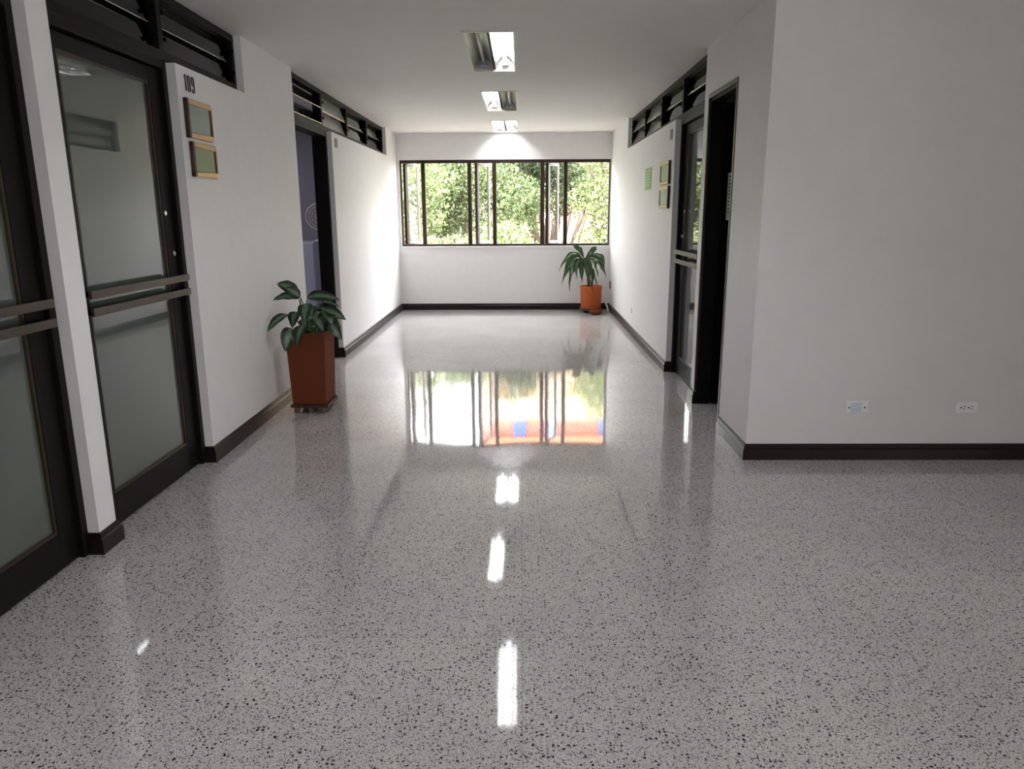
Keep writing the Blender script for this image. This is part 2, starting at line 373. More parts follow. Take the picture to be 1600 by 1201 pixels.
# ---- clerestories with louvre blades
def clerestory(n_, X, s, y0, y1, nb, z0, tilts, mats):
    c = empty('window_%d' % n_, (X, y0, z0), kind='structure')
    z1 = H-.002; Hh = z1-z0; Lh = y1-y0
    xa, xb = s*.05, s*.13
    obj('window_frame', B((xa, xb, .001, Lh-.001, 0.001, .045), (xa, xb, .001, Lh-.001, Hh-.04, Hh), (xa, xb, .001, .035, .045, Hh-.04), (xa, xb, Lh-.035, Lh-.001, .045, Hh-.04)), bronze, c, bevel=.003)
    bw = Lh/nb
    for k in range(1, nb):
        obj('mullion', B((xa-s*.003, xb, k*bw-.026, k*bw+.026, .045, Hh-.04)), bronze, c, bevel=.003)
    for k in range(nb):
        a, b = k*bw+.045, (k+1)*bw-.045
        bm = bmesh.new(); nbl = 2
        bh = (Hh-.085)/nbl
        t = math.radians(tilts[k])
        for j in range(nbl):
            zc = .045+bh*(j+.5); xc = s*.09
            hx, hz = s*math.sin(t)*(bh/2+.006), math.cos(t)*(bh/2+.006)
            th = .003
            # lower edge leans out into the corridor
            P = [(xc-hx-th, zc-hz), (xc-hx+th, zc-hz), (xc+hx+th, zc+hz), (xc+hx-th, zc+hz)]
            v = [bm.verts.new((p[0], yy, p[1])) for yy in (a, b) for p in P]
            for f in ((0,1,2,3),(7,6,5,4),(0,4,5,1),(1,5,6,2),(2,6,7,3),(3,7,4,0)): bm.faces.new([v[i] for i in f])
        bmesh.ops.recalc_face_normals(bm, faces=bm.faces)
        obj('louvre_blades', bm, mats[k], c)
        bm = bmesh.new()
        for j in range(nbl):
            zc = .045+bh*(j+.5)
            hx, hz = s*math.sin(t)*(bh/2+.008), math.cos(t)*(bh/2+.008)
            tube(bm, [(s*.09-hx, a, zc-hz), (s*.09-hx, b, zc-hz)], .0025, 6)
        obj('blade_edge_rod', bm, chrome, c)
        bm = bmesh.new()
        for yy in (a-.012, b+.012):
            box(bm, s*.075, s*.105, yy-.007, yy+.007, .045, Hh-.04)
        for j in range(nbl):
            zc = .045+bh*(j+.5)
            box(bm, s*.04, s*.09, a-.004, a+.012, zc-.012, zc+.008)
            box(bm, s*.04, s*.09, b-.012, b+.004, zc-.012, zc+.008)
        obj('louvre_channel', bm, black, c)
    return c
G, Pm = louvre_glass, sheen_louvre
clerestory(3, XL, -1, 3.22, 5.41, 2, 2.33, [12, 12], [G, G])
clerestory(4, XL, -1, 6.55, 10.93, 4, CZ, [38, 20, 12, 14], [G, Pm, G, G])
clerestory(5, XR, 1, 5.93, 10.08, 4, CZ, [14, 10, 20, 24], [G, G, Pm, Pm])

# ---- glazed doors
def door(n_, X, s, y0, y1, zt, leaf=True, depth=.11, locks=True, ajar=0.):
    d = empty('door_%d' % n_, (X, y0, 0), kind='structure')
    w = y1-y0; xa, xb = s*.05, s*(.05+depth)
    e = .001
    obj('door_frame', B((xa, xb, e, .045, 0, zt-e), (xa, xb, w-.045, w-e, 0, zt-e), (xa, xb, .045, w-.045, zt-.05, zt-e)), bronze, d, bevel=.003)
    if not leaf: return d
    lf = empty('door_leaf'); lf.parent = d; lf.rotation_euler = (0, 0, math.radians(ajar))
    a, b = .05, w-.05; xl, xm = s*.085, s*.125
    st = .115
    obj('stile', B((xl, xm, a, a+st, .008, zt-.055)), bronze, lf, bevel=.003)
    obj('stile', B((xl, xm, b-st, b, .008, zt-.055)), bronze, lf, bevel=.003)
    obj('rail', B((xl, xm, a+st, b-st, .008, .165)), bronze, lf, bevel=.003)
    obj('rail', B((xl, xm, a+st, b-st, zt-.13, zt-.055)), bronze, lf, bevel=.003)
    xg = s*.102
    obj('glass_pane', B((xg, xg+s*.008, a+st, b-st, .165, zt-.13)), door_glass, lf)
    q = .014
    obj('glazing_bead', B((xl+s*.004, xg, a+st, a+st+q, .165, zt-.13), (xl+s*.004, xg, b-st-q, b-st, .165, zt-.13), (xl+s*.004, xg, a+st+q, b-st-q, .165, .165+q), (xl+s*.004, xg, a+st+q, b-st-q, zt-.13-q, zt-.13)), bead_m, lf)
    for zz in (1.150, 1.070):
        h = obj('push_bar', B((s*.012, s*.030, a+.02, b-.03, zz-.018, zz+.018)), barm, lf, bevel=.002)
        obj('bar_bracket', B((s*.030, xl, a+.03, a+.06, zz-.012, zz+.012), (s*.030, xl, b-.075, b-.045, zz-.012, zz+.012)), black, h)
    for yy, zz in ((b-.10, 1.51), (b-.045, 1.285)) if locks else ():
        bm = bmesh.new(); tube(bm, [(xl, yy, zz), (xl-s*.006, yy, zz), (xl-s*.010, yy, zz)], [.016, .016, .010], 16)
        obj('lock_cylinder', bm, chrome, lf, smooth=False)
    return d
door(1, XL, -1, 1.95, 3.08, 2.33, locks=False, ajar=-.6)
door(2, XL, -1, 3.22, 4.35, 2.33, ajar=-.5)
door(3, XL, -1, 6.55, 7.80, CZ, leaf=False, depth=.14)
door(5, XR, 1, 5.93, 7.00, CZ)
# dark doorway in the right wall: frame flush with the wall, black leaf swung back into the room
d = empty('door_4', (XR, 5.05, 0), kind='structure')
obj('door_frame', B((.012, .12, 0.001, .030, 0, 2.328), (.012, .12, .71, .739, 0, 2.328), (.012, .12, .030, .71, 2.29, 2.328)), bronze, d, bevel=.003)
obj('edge_trim', B((-.006, .011, -.012, .012, 0, 2.34), (-.006, .011, .728, .745, 0, 2.34), (-.006, .011, .012, .728, 2.312, 2.34)), barm, d, bevel=.002)
obj('door_stop', B((.09, .12, .030, .055, 0, 2.29), (.09, .12, .055, .70, 2.25, 2.29)), black, d)
lf = empty('door_leaf'); lf.parent = d
obj('leaf_panel', B((.125, .80, .69, .73, .01, 2.28)), black, lf)
n_ = obj('notice_paper', B((.157, .37, .6865, .6895, 1.44, 1.785)), paper, lf)
bm = bmesh.new()
for k in range(11):
    box(bm, .163, .163+.18*(.7+.3*((k*7) % 5)/5), .6855, .6865, 1.755-k*.026, 1.762-k*.026)
obj('printed_lines', bm, ink, n_)

# ------------------------------------------------------------------ ceiling lights
def ceiling_light(i, x0, x1, y0, y1, lit, label):
    f = empty('ceiling_light', ((x0+x1)/2, (y0+y1)/2, H), label=label, cat='ceiling light', group='recessed tube lights in the corridor ceiling' if i < 3 else 'unseen tube lights added behind the photographer')
    w, l = (x1-x0)/2, (y1-y0)/2
    obj('housing', B((-w-.002, w+.002, -l-.002, l+.002, .115, .12), (-w-.002, -w, -l, l, 0, .115), (w, w+.002, -l, l, 0, .115), (-w, w, -l-.002, -l, 0, .115), (-w, w, l, l+.002, 0, .115)), fixm, f)
    obj('trim_frame', B((-w-.014, -w+.004, -l-.014, l+.014, -.005, -.0005), (w-.004, w+.014, -l-.014, l+.014, -.005, -.0005), (-w+.004, w-.004, -l-.014, -l+.004, -.005, -.0005), (-w+.004, w-.004, l-.004, l+.014, -.005, -.0005)), fixm, f)
    for k, cx in enumerate((-w/2-.004, w/2+.004)):
        # parabolic trough
        bm = bmesh.new(); N = 14; hw = w/2-.006
        rows = []
        for j in range(N+1):
            u = -1+2*j/N
            rows.append([bm.verts.new((cx+u*hw, yy, .105-.092*abs(u)**2.2)) for yy in (-l+.002, l-.002)])
        for j in range(N): bm.faces.new((rows[j][0], rows[j][1], rows[j+1][1], rows[j+1][0]))
        obj('reflector', bm, refl, f, smooth=True)
        bm = bmesh.new(); tl = min(.6, l-.07)
        tube(bm, [(cx, -l+.08, .066), (cx, l-.10, .066)], .013, 14)
        obj('lamp_tube', bm, tube_on if lit[k] else tube_off, f, smooth=True)
        for sg in (-1, 1):
            bm = bmesh.new()
            box(bm, cx-.028, cx+.028, sg*(l-.08), sg*(l-.045), .028, .085)
            obj('lamp_holder', bm, socket_m, f, bevel=.006)
    return f
labs = ['nearest recessed corridor ceiling light, only its right-hand tube lit',
        'middle recessed corridor ceiling light, only its left-hand tube lit',
        'farthest recessed ceiling light by the window wall, both tubes lit',
        'unseen recessed ceiling light added for fill above the photographer', 'unseen recessed ceiling light added for fill behind the photographer']
for i, (q, lt) in enumerate(zip(fix, LITS)): ceiling_light(i, *q, lt, labs[i])

# ------------------------------------------------------------------ wall fittings
def fitting(name, X, s, y, z, label, cat, group=None):
    """frame of reference on a side wall: local x = out from the wall, y along the corridor, z up"""
    o = empty(name, (X, y, z), label=label, cat=cat, group=group)
    o.rotation_euler = (0, 0, 0 if s < 0 else pi)
    return o
def plaque(X, s, y, z, w, h, gm, label, lines=0):
    f = fitting('wall_plaque', X, s, y, z, label, 'plaque', 'framed plaques beside the doors')
    a, b = w/2, h/2; t = .022; fr = .028
    nr = -a if s < 0 else a; q = .034 if s < 0 else -.034   # side rail nearest the photographer
    obj('backing', B((.0005, .012, -a+.004, a-.004, -b+.004, b-.004)), darkedge, f)
    obj('plaque_frame', B((0.0005, t, -a, a, -b, -b+fr), (0.0005, t, -a, a, b-fr, b), (.0005, t, -nr, -nr+q*.3, -b+fr, b-fr)), gold, f, bevel=.006)
    obj('shaded_side_rail', B((.0005, t+.001, nr, nr+q*.8, -b-.001, b+.001)), darkedge, f, bevel=.002)  # near rail painted dark for the shade on its sloped face
    g = obj('glass_plate', B((.0125, .018, -a+.03, a-.03, -b+fr+.002, b-fr-.002)), gm, f, bevel=.002)
    if lines:
        bm = bmesh.new()
        for k in range(lines):
            L_ = (a-fr-.03)*(1 if k == 0 else .8)
            box(bm, .0182, .0186, -L_, L_, b-fr-.045-k*.018, b-fr-.040-k*.018)
        obj('etched_lines', bm, etch, g)
plaque(XL, -1, 4.575, 2.040, .340, .215, glassplate2, 'brass-framed plaque with grey glass, upper of the two under the number 109', 2)
plaque(XL, -1, 4.597, 1.815, .335, .195, glassplate, 'brass-framed plaque with green glass, lower of the two under the number 109')
plaque(XR, 1, 7.345, 1.865, .43, .21, glassplate, 'brass-framed plaque on the right wall, upper of the pair beside the glass door')
plaque(XR, 1, 7.345, 1.640, .43, .205, glassplate2, 'brass-framed plaque on the right wall, lower of the pair beside the glass door')
f = fitting('green_sign', XR, 1, 8.37, 1.855, 'green paper sign on the right wall, beyond the two plaques', 'sign')
obj('sign_panel', B((.0005, .004, -.19, .19, -.115, .115)), green_sign, f)
bm = bmesh.new()
for k in range(6): box(bm, .004, .0045, -.15, .12-.03*(k % 3), .08-k*.03, .088-k*.03)
obj('printed_lines', bm, white_ink, f)
# number 109
f = fitting('room_number', XL, -1, 4.515, 2.235, 'black numerals 109 on the left wall above the plaques', 'number')
def digit(segs, y):
    bm = bmesh.new()
    for a, b, c, d in segs: box(bm, .0005, .006, y+a, y+b, c, d)
    obj('numeral', bm, digit_m, f, bevel=.002)
hh = .045; t = .0115
digit([(-.004, .008, -hh, hh), (-.012, -.004, hh-.022, hh-.010)], -.056)
digit([(-.019, -.019+t, -hh+.008, hh-.008), (.019-t, .019, -hh+.008, hh-.008), (-.014, .014, hh-t, hh), (-.014, .014, -hh, -hh+t)], -.012)
digit([(-.019, -.019+t, .004, hh-.008), (.019-t, .019, -hh+.008, hh-.008), (-.014, .014, hh-t, hh), (-.014, .008, -.006, .006), (-.014, .014, -hh, -hh+t), (-.019, -.008, -hh+.008, -hh+.020)], .042)
f = fitting('room_number', XL, -1, 7.96, 2.215, 'small grey number plate beside the open doorway on the left', 'number')
obj('number_plate', B((.0005, .004, -.06, .06, -.045, .045)), grey_num, f, bevel=.001)
f = fitting('room_number', XR, 1, 7.17, 2.20, 'small grey number plate above the plaques on the right wall', 'number')
obj('number_plate', B((.0005, .004, -.055, .055, -.045, .045)), grey_num, f, bevel=.001)
# sockets
def front_plate(x, z, label, kindp):
    f = empty('blank_cover_plate' if kindp else 'power_outlet', (x, YB, z), label=label, cat='cover plate' if kindp else 'outlet')
    obj('cover_plate', B((-.068, .068, -.009, -.0005, -.038, .038)), plastic, f, bevel=.004, seg=3)
    if kindp:
        obj('blank_insert', B((-.038, .030, -.0105, -.009, -.031, .031)), plastic2, f, bevel=.001)
        for sx in (-.047, .047):
            bm = bmesh.new(); tube(bm, [(sx, -.009, 0), (sx, -.0108, 0)], .005, 10); obj('screw', bm, slot, f)
    else:
        g = obj('socket_face', B((-.045, .045, -.0105, -.009, -.022, .022)), plastic, f, bevel=.001)
        for cx in (-.023, .023):
            bm = bmesh.new()
            box(bm, cx+.003, cx+.014, -.0112, -.0105, .006, .010); box(bm, cx+.003, cx+.014, -.0112, -.0105, -.010, -.006)
            tube(bm, [(cx-.010, -.0105, 0), (cx-.010, -.0112, 0)], .005, 8)
            obj('socket_holes', bm, slot, g)
front_plate(2.047, .333, 'white blank cover plate low on the grey wall at right', True)
front_plate(2.712, .331, 'white double power outlet, right of the blank plate on the grey wall', False)
f = fitting('power_outlet', XR, 1, 9.3, .305, 'small white outlet low on the right corridor wall', 'outlet')
obj('cover_plate', B((.0005, .009, -.055, .055, -.035, .035)), plastic, f, bevel=.003); [obj('socket_holes', B((.009, .0096, q, q+.01, -.008, .008)), slot, f) for q in (-.022, .012)]
f = fitting('wall_socket', XR, 1, 11.60, .40, 'small dark socket on the right wall behind the far potted plant', 'outlet')
obj('cover_plate', B((.0005, .012, -.03, .03, -.055, .055)), slot, f, bevel=.003)

# ------------------------------------------------------------------ plants
def leaf_mat(name, c_in, c_edge, sharp=.5):
    M = bpy.data.materials.new(name); M.use_nodes = True
    n = M.node_tree.nodes; L = M.node_tree.links; b = n['Principled BSDF']
    uv = n.new('ShaderNodeUVMap'); uv.uv_map = 'leaf'
    sx = n.new('ShaderNodeSeparateXYZ'); L.new(uv.outputs[0], sx.inputs[0])
    nz = n.new('ShaderNodeTexNoise'); nz.inputs['Scale'].default_value = 60; nz.inputs['Detail'].default_value = 3
    t = n.new('ShaderNodeTexCoord'); L.new(t.outputs['Object'], nz.inputs['Vector'])
    a = n.new('ShaderNodeMath'); a.operation = 'MULTIPLY_ADD'; L.new(nz.outputs['Fac'], a.inputs[0]); a.inputs[1].default_value = .5; L.new(sx.outputs[0], a.inputs[2])
    r = n.new('ShaderNodeValToRGB'); r.color_ramp.elements[0].position = .45; r.color_ramp.elements[0].color = (*c_in, 1)
    r.color_ramp.elements[1].position = .45+sharp; r.color_ramp.elements[1].color = (*c_edge, 1)
    L.new(a.outputs[0], r.inputs['Fac']); L.new(r.outputs['Color'], b.inputs['Base Color'])
    b.inputs['Roughness'].default_value = .32; b.inputs['Specular IOR Level'].default_value = .45
    return M
leaf1 = leaf_mat('variegated_leaf', (.10, .18, .095), (.007, .022, .009), .33)
leaf2 = leaf_mat('dracaena_leaf', (.060, .13, .035), (.014, .040, .014), .4)
def leaf(bm, p0, p1, p2, width, prof='broad', fold=.18, twist=0.):
    uvl = bm.loops.layers.uv.get('leaf') or bm.loops.layers.uv.new('leaf')
    p0, p1, p2 = Vector(p0), Vector(p1), Vector(p2); N = 14; rows = []
    face = Vector((random.uniform(-.35, .35), -.75, random.uniform(.35, .9))).normalized()
    for i in range(N+1):
        t = i/N; p = (1-t)**2*p0 + 2*t*(1-t)*p1 + t*t*p2
        d = (2*(1-t)*(p1-p0) + 2*t*(p2-p1)).normalized()
        side = d.cross(face)
        side = (side - d*side.dot(d)).normalized()
        side = Matrix.Rotation(twist*(t*.6+.4), 3, d) @ side
        nrm = side.cross(d).normalized()
        if prof == 'broad': w = width/2*(math.sin(pi*min(1, t**.75*.985+.015))**.8)*(1.0 if t < .9 else 1)
        else: w = width/2*(.16+.84*math.sin(pi*min(1, t**1.25))**1.0)*(1-t**8)
        w = max(w, .0008)
        row = []
        for j in (-2, -1, 0, 1, 2):
            u = j/2; wav = (.06 if prof == 'broad' else .30)*width*math.sin(t*19+j*1.7)*abs(u)
            row.append((bm.verts.new(p + side*w*u + nrm*(abs(u)*w*fold*2*.5 + wav*.5)), abs(u), t))
        rows.append(row)
    for i in range(N):
        for j in range(4):
            q = (rows[i][j], rows[i][j+1], rows[i+1][j+1], rows[i+1][j])
            f = bm.faces.new([x[0] for x in q]); f.smooth = True
            for lp, x in zip(f.loops, q): lp[uvl].uv = (x[1], x[2])

# near plant in the tall square planter
st = empty('plant_stand', (-1.633, 5.62, 0), label='low wooden stand on feet under the tall square planter', cat='plant stand')
obj('stand_rim', B((-.145, .145, -.155, -.143, .050, .072), (-.145, .145, .143, .155, .050, .072), (-.145, -.133, -.143, .143, .050, .072), (.133, .145, -.143, .143, .050, .072), (-.133, .133, -.143, .143, .050, .056)), darkedge, st, bevel=.002)
for a, b in ((-.115, -.125), (.085, -.125), (-.115, .095), (.085, .095)):
    obj('leg', B((a-.012, a+.028, b, b+.035, 0, .050)), wood, st, bevel=.003)
obj('crossbar', B((-.012, .018, -.125, .125, .0005, .048)), wood, st, bevel=.003)
pp = empty('potted_plant', (-1.633, 5.62, .072), label='broad-leaved variegated plant in a tall tapered square brown planter, by the left wall', cat='potted plant')
bm = bmesh.new()
def ring(hx, hy, z): return [bm.verts.new(q) for q in ((-hx, -hy, z), (hx, -hy, z), (hx, hy, z), (-hx, hy, z))]
R_ = [ring(.130, .140, 0), ring(.150, .155, .558), ring(.138, .143, .558), ring(.136, .141, .52)]
bm.faces.new(R_[0][::-1])
for i in range(3):
    for k in range(4): bm.faces.new((R_[i][k], R_[i][(k+1) % 4], R_[i+1][(k+1) % 4], R_[i+1][k]))
bm.faces.new(R_[3])
bmesh.ops.recalc_face_normals(bm, faces=bm.faces)
obj('planter', bm, terra, pp, bevel=.006, seg=3)
bm = B((-.135, .135, -.14, .14, .521, .535)); obj('soil', bm, soil, pp)
L1 = [
((-1.704,5.62,.913),(-1.854,5.60,.986),.069),((-1.676,5.57,.889),(-1.772,5.55,.959),.059),((-1.717,5.67,.873),(-1.895,5.60,.86),.061),
((-1.774,5.55,.761),(-1.885,5.40,.651),.051),((-1.709,5.57,.778),(-1.746,5.55,.658),.069),((-1.715,5.43,.672),(-1.754,5.37,.507),.079),
((-1.622,5.42,.701),(-1.665,5.37,.541),.074),((-1.612,5.52,.847),(-1.617,5.44,.719),.079),((-1.652,5.67,.873),(-1.396,5.65,.855),.059),
((-1.549,5.72,.837),(-1.416,5.70,.799),.032),((-1.516,5.62,.785),(-1.346,5.60,.710),.059),((-1.559,5.50,.752),(-1.466,5.40,.653),.071),
((-1.506,5.67,.690),(-1.404,5.68,.539),.064),((-1.517,5.72,.712),(-1.411,5.70,.632),.048),((-1.643,5.52,.745),(-1.594,5.40,.66),.069),
((-1.641,5.72,.813),(-1.601,5.60,.72),.059),((-1.607,5.74,.79),(-1.514,5.72,.762),.049),((-1.532,5.64,.773),(-1.454,5.62,.666),.069),
((-1.493,5.74,.70),(-1.424,5.74,.57),.049)]
o0 = Vector(pp.location)
bm = bmesh.new(); sm = bmesh.new()
for i, (a, b, w) in enumerate(L1):
    a, b = Vector(a)-o0, Vector(b)-o0
    L_ = (b-a).length
    mid = (a+b)/2 + Vector((0, 0, .22*L_)) + Vector((0, -.04, 0))
    leaf(bm, a, mid, b, w*1.42, 'broad', .22, .2*(-1)**i)
    r0 = Vector((random.uniform(-.05, .05), random.uniform(-.05, .05), .53))
    md = (r0+a)/2 + Vector((-.25*(a.x-r0.x), 0, .04))
    pts = [(1-t)**2*r0+2*t*(1-t)*md+t*t*a for t in (0, .2, .4, .6, .8, 1)]
    tube(sm, pts, [.006, .0055, .005, .0045, .004, .003], 6)
obj('leaves', bm, leaf1, pp, clean=False)
obj('stems', sm, stemm, pp, smooth=True)

# far plant
PX, PY = 1.07, 11.40
sa = empty('pot_saucer', (PX, PY, 0), label='dark saucer on small feet under the round orange pot', cat='saucer')
bm = lathe(bmesh.new(), [(.12, .035), (.165, .040), (.178, .072), (.170, .072), (.158, .048), (.0001, .046)]); obj('saucer_dish', bm, darkedge, sa, smooth=True)
for k in range(4):
    obj('foot', B((.11*math.cos(k*pi/2+.8)-.018, .11*math.cos(k*pi/2+.8)+.018, .11*math.sin(k*pi/2+.8)-.018, .11*math.sin(k*pi/2+.8)+.018, 0, .038)), black, sa)
pp2 = empty('potted_plant', (PX, PY, .049), label='long-leaved drooping plant in a round orange pot in the far right corner', cat='potted plant')
bm = lathe(bmesh.new(), [(.148, 0), (.155, .02), (.162, .30), (.168, .335), (.170, .358), (.158, .358), (.152, .32), (.001, .318)], n=40)
obj('pot', bm, terra2, pp2, smooth=True)
bm = lathe(bmesh.new(), [(.151, .3185), (.08, .332), (.001, .338)], n=24); obj('soil', bm, soil, pp2)
ob = tag(obj('clay_bowl', lathe(bmesh.new(), [(.05, 0), (.075, .01), (.10, .045), (.103, .066), (.095, .066), (.08, .03), (.001, .015)]), terra, None, smooth=True), 'small brown clay bowl on the floor in front of the round orange pot', 'bowl'); ob.location = (PX+.05, 11.12, 0)
L2 = [
((.937,11.4,.81),(.805,11.328,.921),(.568,11.28,.64)),((.931,11.4,.81),(.823,11.4,.827),(.616,11.4,.426)),((.937,11.4,.798),(.794,11.46,.733),(.75,11.5,.312)),
((.948,11.4,.798),(.841,11.328,.742),(.841,11.28,.51)),((.954,11.4,.793),(.915,11.4,.725),(.937,11.4,.447)),((.96,11.4,.793),(1.011,11.46,.744),(1.014,11.5,.455)),
((.965,11.4,.793),(1.045,11.328,.741),(1.083,11.22,.316)),((.971,11.4,.798),(1.074,11.4,.77),(1.164,11.35,.555)),((.971,11.4,.804),(1.137,11.46,.754),(1.307,11.5,.528)),
((.971,11.4,.81),(1.178,11.328,.885),(1.245,11.28,.665)),((.965,11.4,.815),(1.071,11.4,.927),(1.143,11.4,.994)),((.953,11.4,.821),(.87,11.46,.981),(.776,11.5,1.025)),
((.953,11.4,.821),(.906,11.328,.942),(.834,11.28,1.006)),((.965,11.4,.804),(1.094,11.4,.871),(1.211,11.4,.735)),((.942,11.4,.804),(.849,11.46,.869),(.726,11.5,.844)),
((.942,11.4,.81),(.794,11.328,.876),(.642,11.28,.623)),((.948,11.4,.804),(.88,11.4,.759),(.781,11.4,.568)),((.965,11.4,.798),(1.035,11.40,.675),(1.16,11.23,.374)),
((.965,11.4,.804),(1.133,11.328,.841),(1.269,11.28,.62)),((.96,11.4,.793),(.984,11.3,.68),(1.058,11.21,.384))]
bm = bmesh.new(); o0 = Vector(pp2.location)
for i, (a, b, c) in enumerate(L2):
    a, b, c = Vector(a)-o0, Vector(b)-o0, Vector(c)-o0
    b = b + (b-(a+c)/2)*.6 + Vector(((c.x-a.x)*.18, 0, .03))
    leaf(bm, a, b, c, (.062, .085, .070)[i % 3], 'long', .3, .8*(-1)**i*((i % 4)/3))
obj('leaves', bm, leaf2, pp2, clean=False)
bm = tube(bmesh.new(), [(-.03, 0, .33), (-.05, 0, .5), (-.10, 0, .66), (-.115, 0, .78)], [.024, .021, .019, .014], 12)
obj('stem', bm, trunkm, pp2, smooth=True)
# leaning stick
bm = bmesh.new(); tube(bm, [(0, 0, .012), (-.070, .015, .235)], .0115, 4)
o = obj('wooden_stick', bm, paper); o.location = (1.332, 11.22, 0); tag(o, 'short pale wooden stick leaning against the round orange pot', 'stick')

# ------------------------------------------------------------------ behind the open doorway on the left
cb = empty('storage_cabinet', (-2.75, 9.42, 0), label='plain grey cabinet inside the room beyond the open left doorway', cat='cabinet')
obj('cabinet_body', B((-.42, .22, -.30, .30, 0.03, 1.17)), cabm, cb, bevel=.01)
obj('door', B((-.41, .21, -.318, -.302, .06, 1.15)), cabm, cb, bevel=.004)
obj('plinth', B((-.40, .20, -.27, .28, 0, .03)), black, cb)
fn = empty('desk_fan', (-2.50, 9.35, 1.17), label='pale desk fan standing on the grey cabinet', cat='fan')
obj('fan_base', lathe(bmesh.new(), [(.09, .001), (.09, .015), (.03, .03), (.015, .04), (.015, .18), (.001, .18)]), fanm, fn, smooth=True)
bm = bmesh.new()
for r_ in (.04, .08, .12, .155):
    tube(bm, [(r_*math.cos(t*pi/12), -.06, .30+r_*math.sin(t*pi/12)) for t in range(25)], .004 if r_ < .15 else .010, 6, cap=False)
for t in range(12):
    tube(bm, [(.03*math.cos(t*pi/6), -.065, .30+.03*math.sin(t*pi/6)), (.155*math.cos(t*pi/6), -.06, .30+.155*math.sin(t*pi/6))], .002, 5)
obj('fan_cage', bm, fanm, fn, smooth=True)
bm = bmesh.new(); tube(bm, [(0, -.05, .30), (0, .07, .30)], [.045, .04], 16); tube(bm, [(0, 0, .17), (0, .01, .27)], .014, 8); obj('fan_motor', bm, fanm, fn)
bag = tag(obj('dark_bag', lathe(bmesh.new(), [(.10, 0), (.14, .03), (.13, .09), (.06, .14), (.001, .15)], n=18), black, None, smooth=True), 'black lumpy bag lying on the left end of the grey cabinet', 'bag'); bag.location = (-2.98, 9.38, 1.171)
rl = light('office_fill_light', 'AREA', (-3.6, 8.0, 2.66), (0, 0, 0), 6, (.9, .9, 1), shape='RECTANGLE', size=.3, size_y=1.2)  # added fill that brightens the mauve room, no fitting modelled

# ------------------------------------------------------------------ outside
ground_m = mat('ground_outside', (.36, .35, .28), .9, bscale=2)
brick = bpy.data.materials.new('terracotta_brick'); brick.use_nodes = True
n = brick.node_tree.nodes; L = brick.node_tree.links; t = n.new('ShaderNodeTexCoord'); mp = n.new('ShaderNodeMapping'); mp.inputs['Rotation'].default_value = (pi/2, 0, 0); bt = n.new('ShaderNodeTexBrick')
bt.inputs['Scale'].default_value = 2.0; bt.inputs['Color1'].default_value = (.42, .20, .13, 1); bt.inputs['Color2'].default_value = (.52, .27, .19, 1); bt.inputs['Mortar'].default_value = (.60, .50, .42, 1)
L.new(t.outputs['Object'], mp.inputs[0]); L.new(mp.outputs[0], bt.inputs['Vector']); L.new(bt.outputs['Color'], n['Principled BSDF'].inputs['Base Color']); n['Principled BSDF'].inputs['Roughness'].default_value = .9
cream = mat('cream_facade', (.60, .46, .30), .8); redp = mat('red_panel', (.55, .16, .12), .7); bluep = mat('blue_door', (.06, .14, .60), .5); orangep = mat('orange_parapet', (.60, .27, .15), .8)
whitef = mat('white_facade', (.80, .80, .76), .8); greyroof = mat('grey_roof', (.22, .24, .27), .7)
o = obj('bounce_ground', B((-45, 45, D+.4, 70, -3.4, -3.2)), ground_m); tag(o, 'unseen ground outside below the window, made pale to bounce daylight indoors', 'ground', kind='structure')  # pale colour chosen to bounce sunlight onto the ceiling
b1 = empty('brick_building', (3.5, 38, -3.2), label='terracotta and cream building with blue doors behind the trees', cat='building')
obj('wall', B((-5.6, 13, 0, 6, 0, 11.1)), brick, b1)
obj('cream_band', B((-5.7, 13.1, -.12, 6.1, 11.1, 12.45)), cream, b1)
obj('gallery_wall', B((-5.6, 13, 0, 6, 12.45, 13.35)), redp, b1)
for a in (-3.95, -2.3, .6, 3.4, 6.2, 9.0): obj('door', B((a, a+.66, -.08, 0, 12.45, 13.3)), bluep, b1)
obj('parapet', B((-5.8, 13.2, -.3, 6.2, 13.35, 15.2)), orangep, b1)
for a in (-4.5, -1.5, 1.5, 4.5, 7.5, 10.5): obj('window', B((a, a+1.2, -.06, 0, 8.2, 9.8)), greyroof, b1)
b2 = empty('white_house', (-7.0, 40, -3.2), label='white house with a low grey roof beyond the trees on the left', cat='building')
obj('wall', B((-5, 3.9, 0, 6, 0, 10.9)), whitef, b2)
bm = bmesh.new(); v = [bm.verts.new(q) for q in ((-5.3, -.5, 10.9), (4.2, -.5, 10.9), (4.2, 6.5, 10.9), (-5.3, 6.5, 10.9), (-3.5, 3, 12.0), (2.6, 3, 12.0))]
for f_ in ((0, 3, 2, 1), (0, 1, 5, 4), (1, 2, 5), (2, 3, 4, 5), (3, 0, 4)): bm.faces.new([v[i] for i in f_])
obj('roof', bm, greyroof, b2)
for a in (-4, -1.5, 1.2): obj('window', B((a, a+1.1, -.06, 0, 7.6, 9.2)), greyroof, b2)

